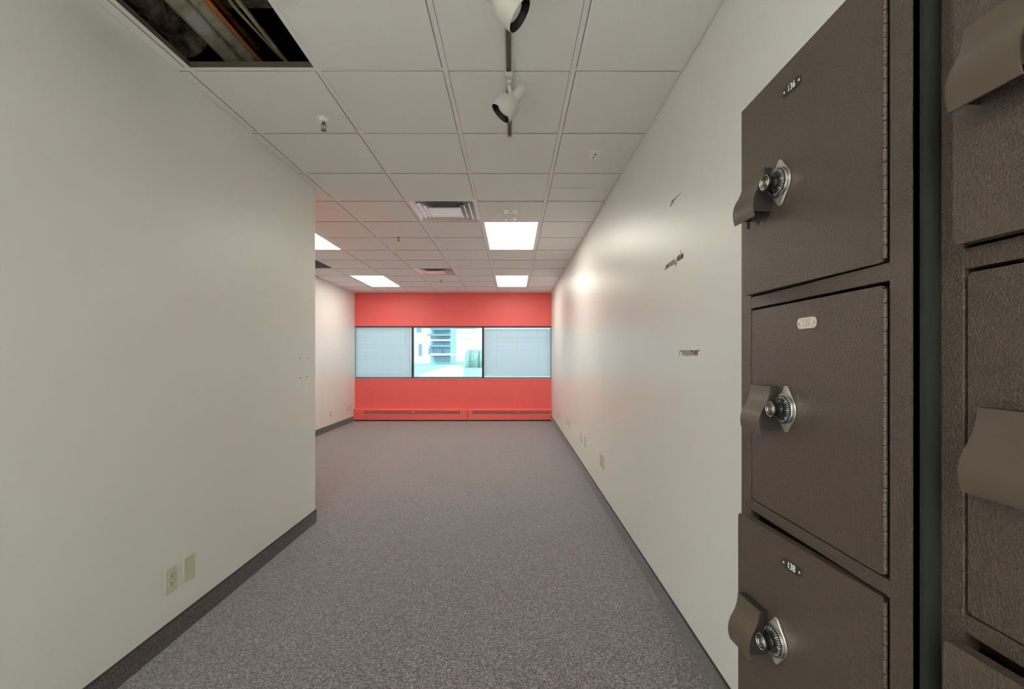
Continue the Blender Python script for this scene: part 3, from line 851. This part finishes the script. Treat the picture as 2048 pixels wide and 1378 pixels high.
# left pale building
y0 = 120.0
def pz(py, y): return HC + (715-py)*y/917
t = thing('pale_building', 'tall white building with a narrow dark window, left part of the middle window view', 'building', (0, 0, 0))
b = B(); x0, x1, a, c, d, e = bx(640, 855, y0, GZ, 22, 14); box(b, x0, x1, a, c, GZ, e); obj('building_wall', b, M['bwall'], t)
b = B(); x0, x1, a, c, d, e = bx(837, 843, y0-.3, 0, 0, .5); box(b, x0, x1, a, c, pz(711, y0), pz(688, y0)); obj('building_window', b, M['bglass'], t)
b = B(); x0, x1, a, c, d, e = bx(833, 842, y0-.3, 0, 0, .5); box(b, x0, x1, a, c, pz(664, y0), pz(652, y0)); obj('building_window', b, M['bglass'], t)
# balcony building
y1_ = 100.0
t = thing('balcony_building', 'building with stacked balconies in the centre of the middle window view', 'building', (0, 0, 0))
b = B(); x0, x1, a, c, d, e = bx(861, 901, y1_+2, 0, 0, 10); box(b, x0, x1, a, c, GZ, pz(630, y1_)); obj('building_wall', b, M['bteal'], t)
for i, (pa_, pb_, ptop, pbot) in enumerate(((855, 901, 668, 672), (861, 901, 679, 682), (858, 902, 690, 694), (861, 908, 707, 711), (861, 901, 656, 660))):
    b = B(); x0, x1, a, c, d, e = bx(pa_, pb_, y1_, 0, 0, 2.2); box(b, x0, x1, a, c, pz(pbot, y1_), pz(ptop, y1_)); obj('balcony', b, M['bwall'] if i % 2 else M['bglass'], t)
for pa_, pb_, p0, p1 in ((857, 866, 695, 709), (872, 884, 696, 708), (887, 899, 697, 708), (868, 900, 713, 722), (867, 874, 664, 668), (880, 900, 673, 679), (866, 897, 683, 690)):
    b = B(); x0, x1, a, c, d, e = bx(pa_, pb_, y1_+1.6, 0, 0, .5); box(b, x0, x1, a, c, pz(p1, y1_), pz(p0, y1_)); obj('building_window', b, M['bglass'], t)
# far deck building on the right
y2 = 190.0
t = thing('parking_deck', 'faint white parking deck with long floor lines, right part of the middle window view', 'building', (0, 0, 0))
b = B(); x0, x1, a, c, d, e = bx(903, 1100, y2, 0, 0, 20); box(b, x0, x1, a, c, GZ, pz(676, y2)); obj('building_wall', b, M['bwall'], t)
for p in (657, 665, 672):
    b = B(); x0, x1, a, c, d, e = bx(903, 952, y2-1, 0, 0, .6); box(b, x0, x1, a, c, pz(p+.8, y2), pz(p, y2)); obj('floor_line', b, M['bglass'], t)
# hedge
yh = 70.0
random.seed(3)
b = B(); x0, x1, a, c, d, e = bx(934, 1110, yh, 0, 0, 5)
nx = 110
for k in range(nx):
    xa = x0 + (x1-x0)*k/nx; xb = x0 + (x1-x0)*(k+1)/nx
    hh = pz(697+random.uniform(0, 3), yh)-GZ
    bmesh.ops.create_icosphere(b, subdivisions=2, radius=1, matrix=Matrix.Translation(((xa+xb)/2, yh+random.uniform(0, 1.5), GZ+hh*.35)) @ Matrix.Diagonal(((xb-xa)*4, 1.6, hh*.65, 1)))
tag(obj('hedge', b, M['hedge'], smooth=True), 'long pale green hedge on the right of the middle window view', 'hedge')

# ------------------------------------------------------------------ light
w = bpy.data.worlds.new('sky'); S.world = w; w.use_nodes = True
N = w.node_tree.nodes; L = w.node_tree.links
bgd = N['Background']; bgd.inputs['Color'].default_value = (0.74, 0.87, 1.0, 1); bgd.inputs['Strength'].default_value = 2.75
sd = bpy.data.lights.new('sun', 'SUN'); sd.energy = 1.6; sd.angle = math.radians(4); sd.color = (1, .97, .92)
so = bpy.data.objects.new('sun', sd); COL.objects.link(so); so.rotation_euler = (math.radians(40), 0, math.radians(-25))

# ------------------------------------------------------------------ camera
cd = bpy.data.cameras.new('camera'); cam = bpy.data.objects.new('camera', cd); COL.objects.link(cam)
cam.location = (0, 0, HC); cam.rotation_euler = (PI/2, 0, 0)
cd.sensor_width = 36; cd.lens = 917/2048*36
cd.shift_x = -1.8/2048; cd.shift_y = 26/2048
cd.clip_start = .02; cd.clip_end = 1000
S.camera = cam

S.view_settings.view_transform = 'Standard'; S.view_settings.look = 'None'
S.view_settings.exposure = 0.42; S.view_settings.gamma = 1.0
S.view_settings.use_curve_mapping = False
S.cycles.use_denoising = True
S.cycles.max_bounces = 10; S.cycles.diffuse_bounces = 6; S.cycles.glossy_bounces = 4; S.cycles.transparent_max_bounces = 12
S.cycles.sample_clamp_indirect = 6.0
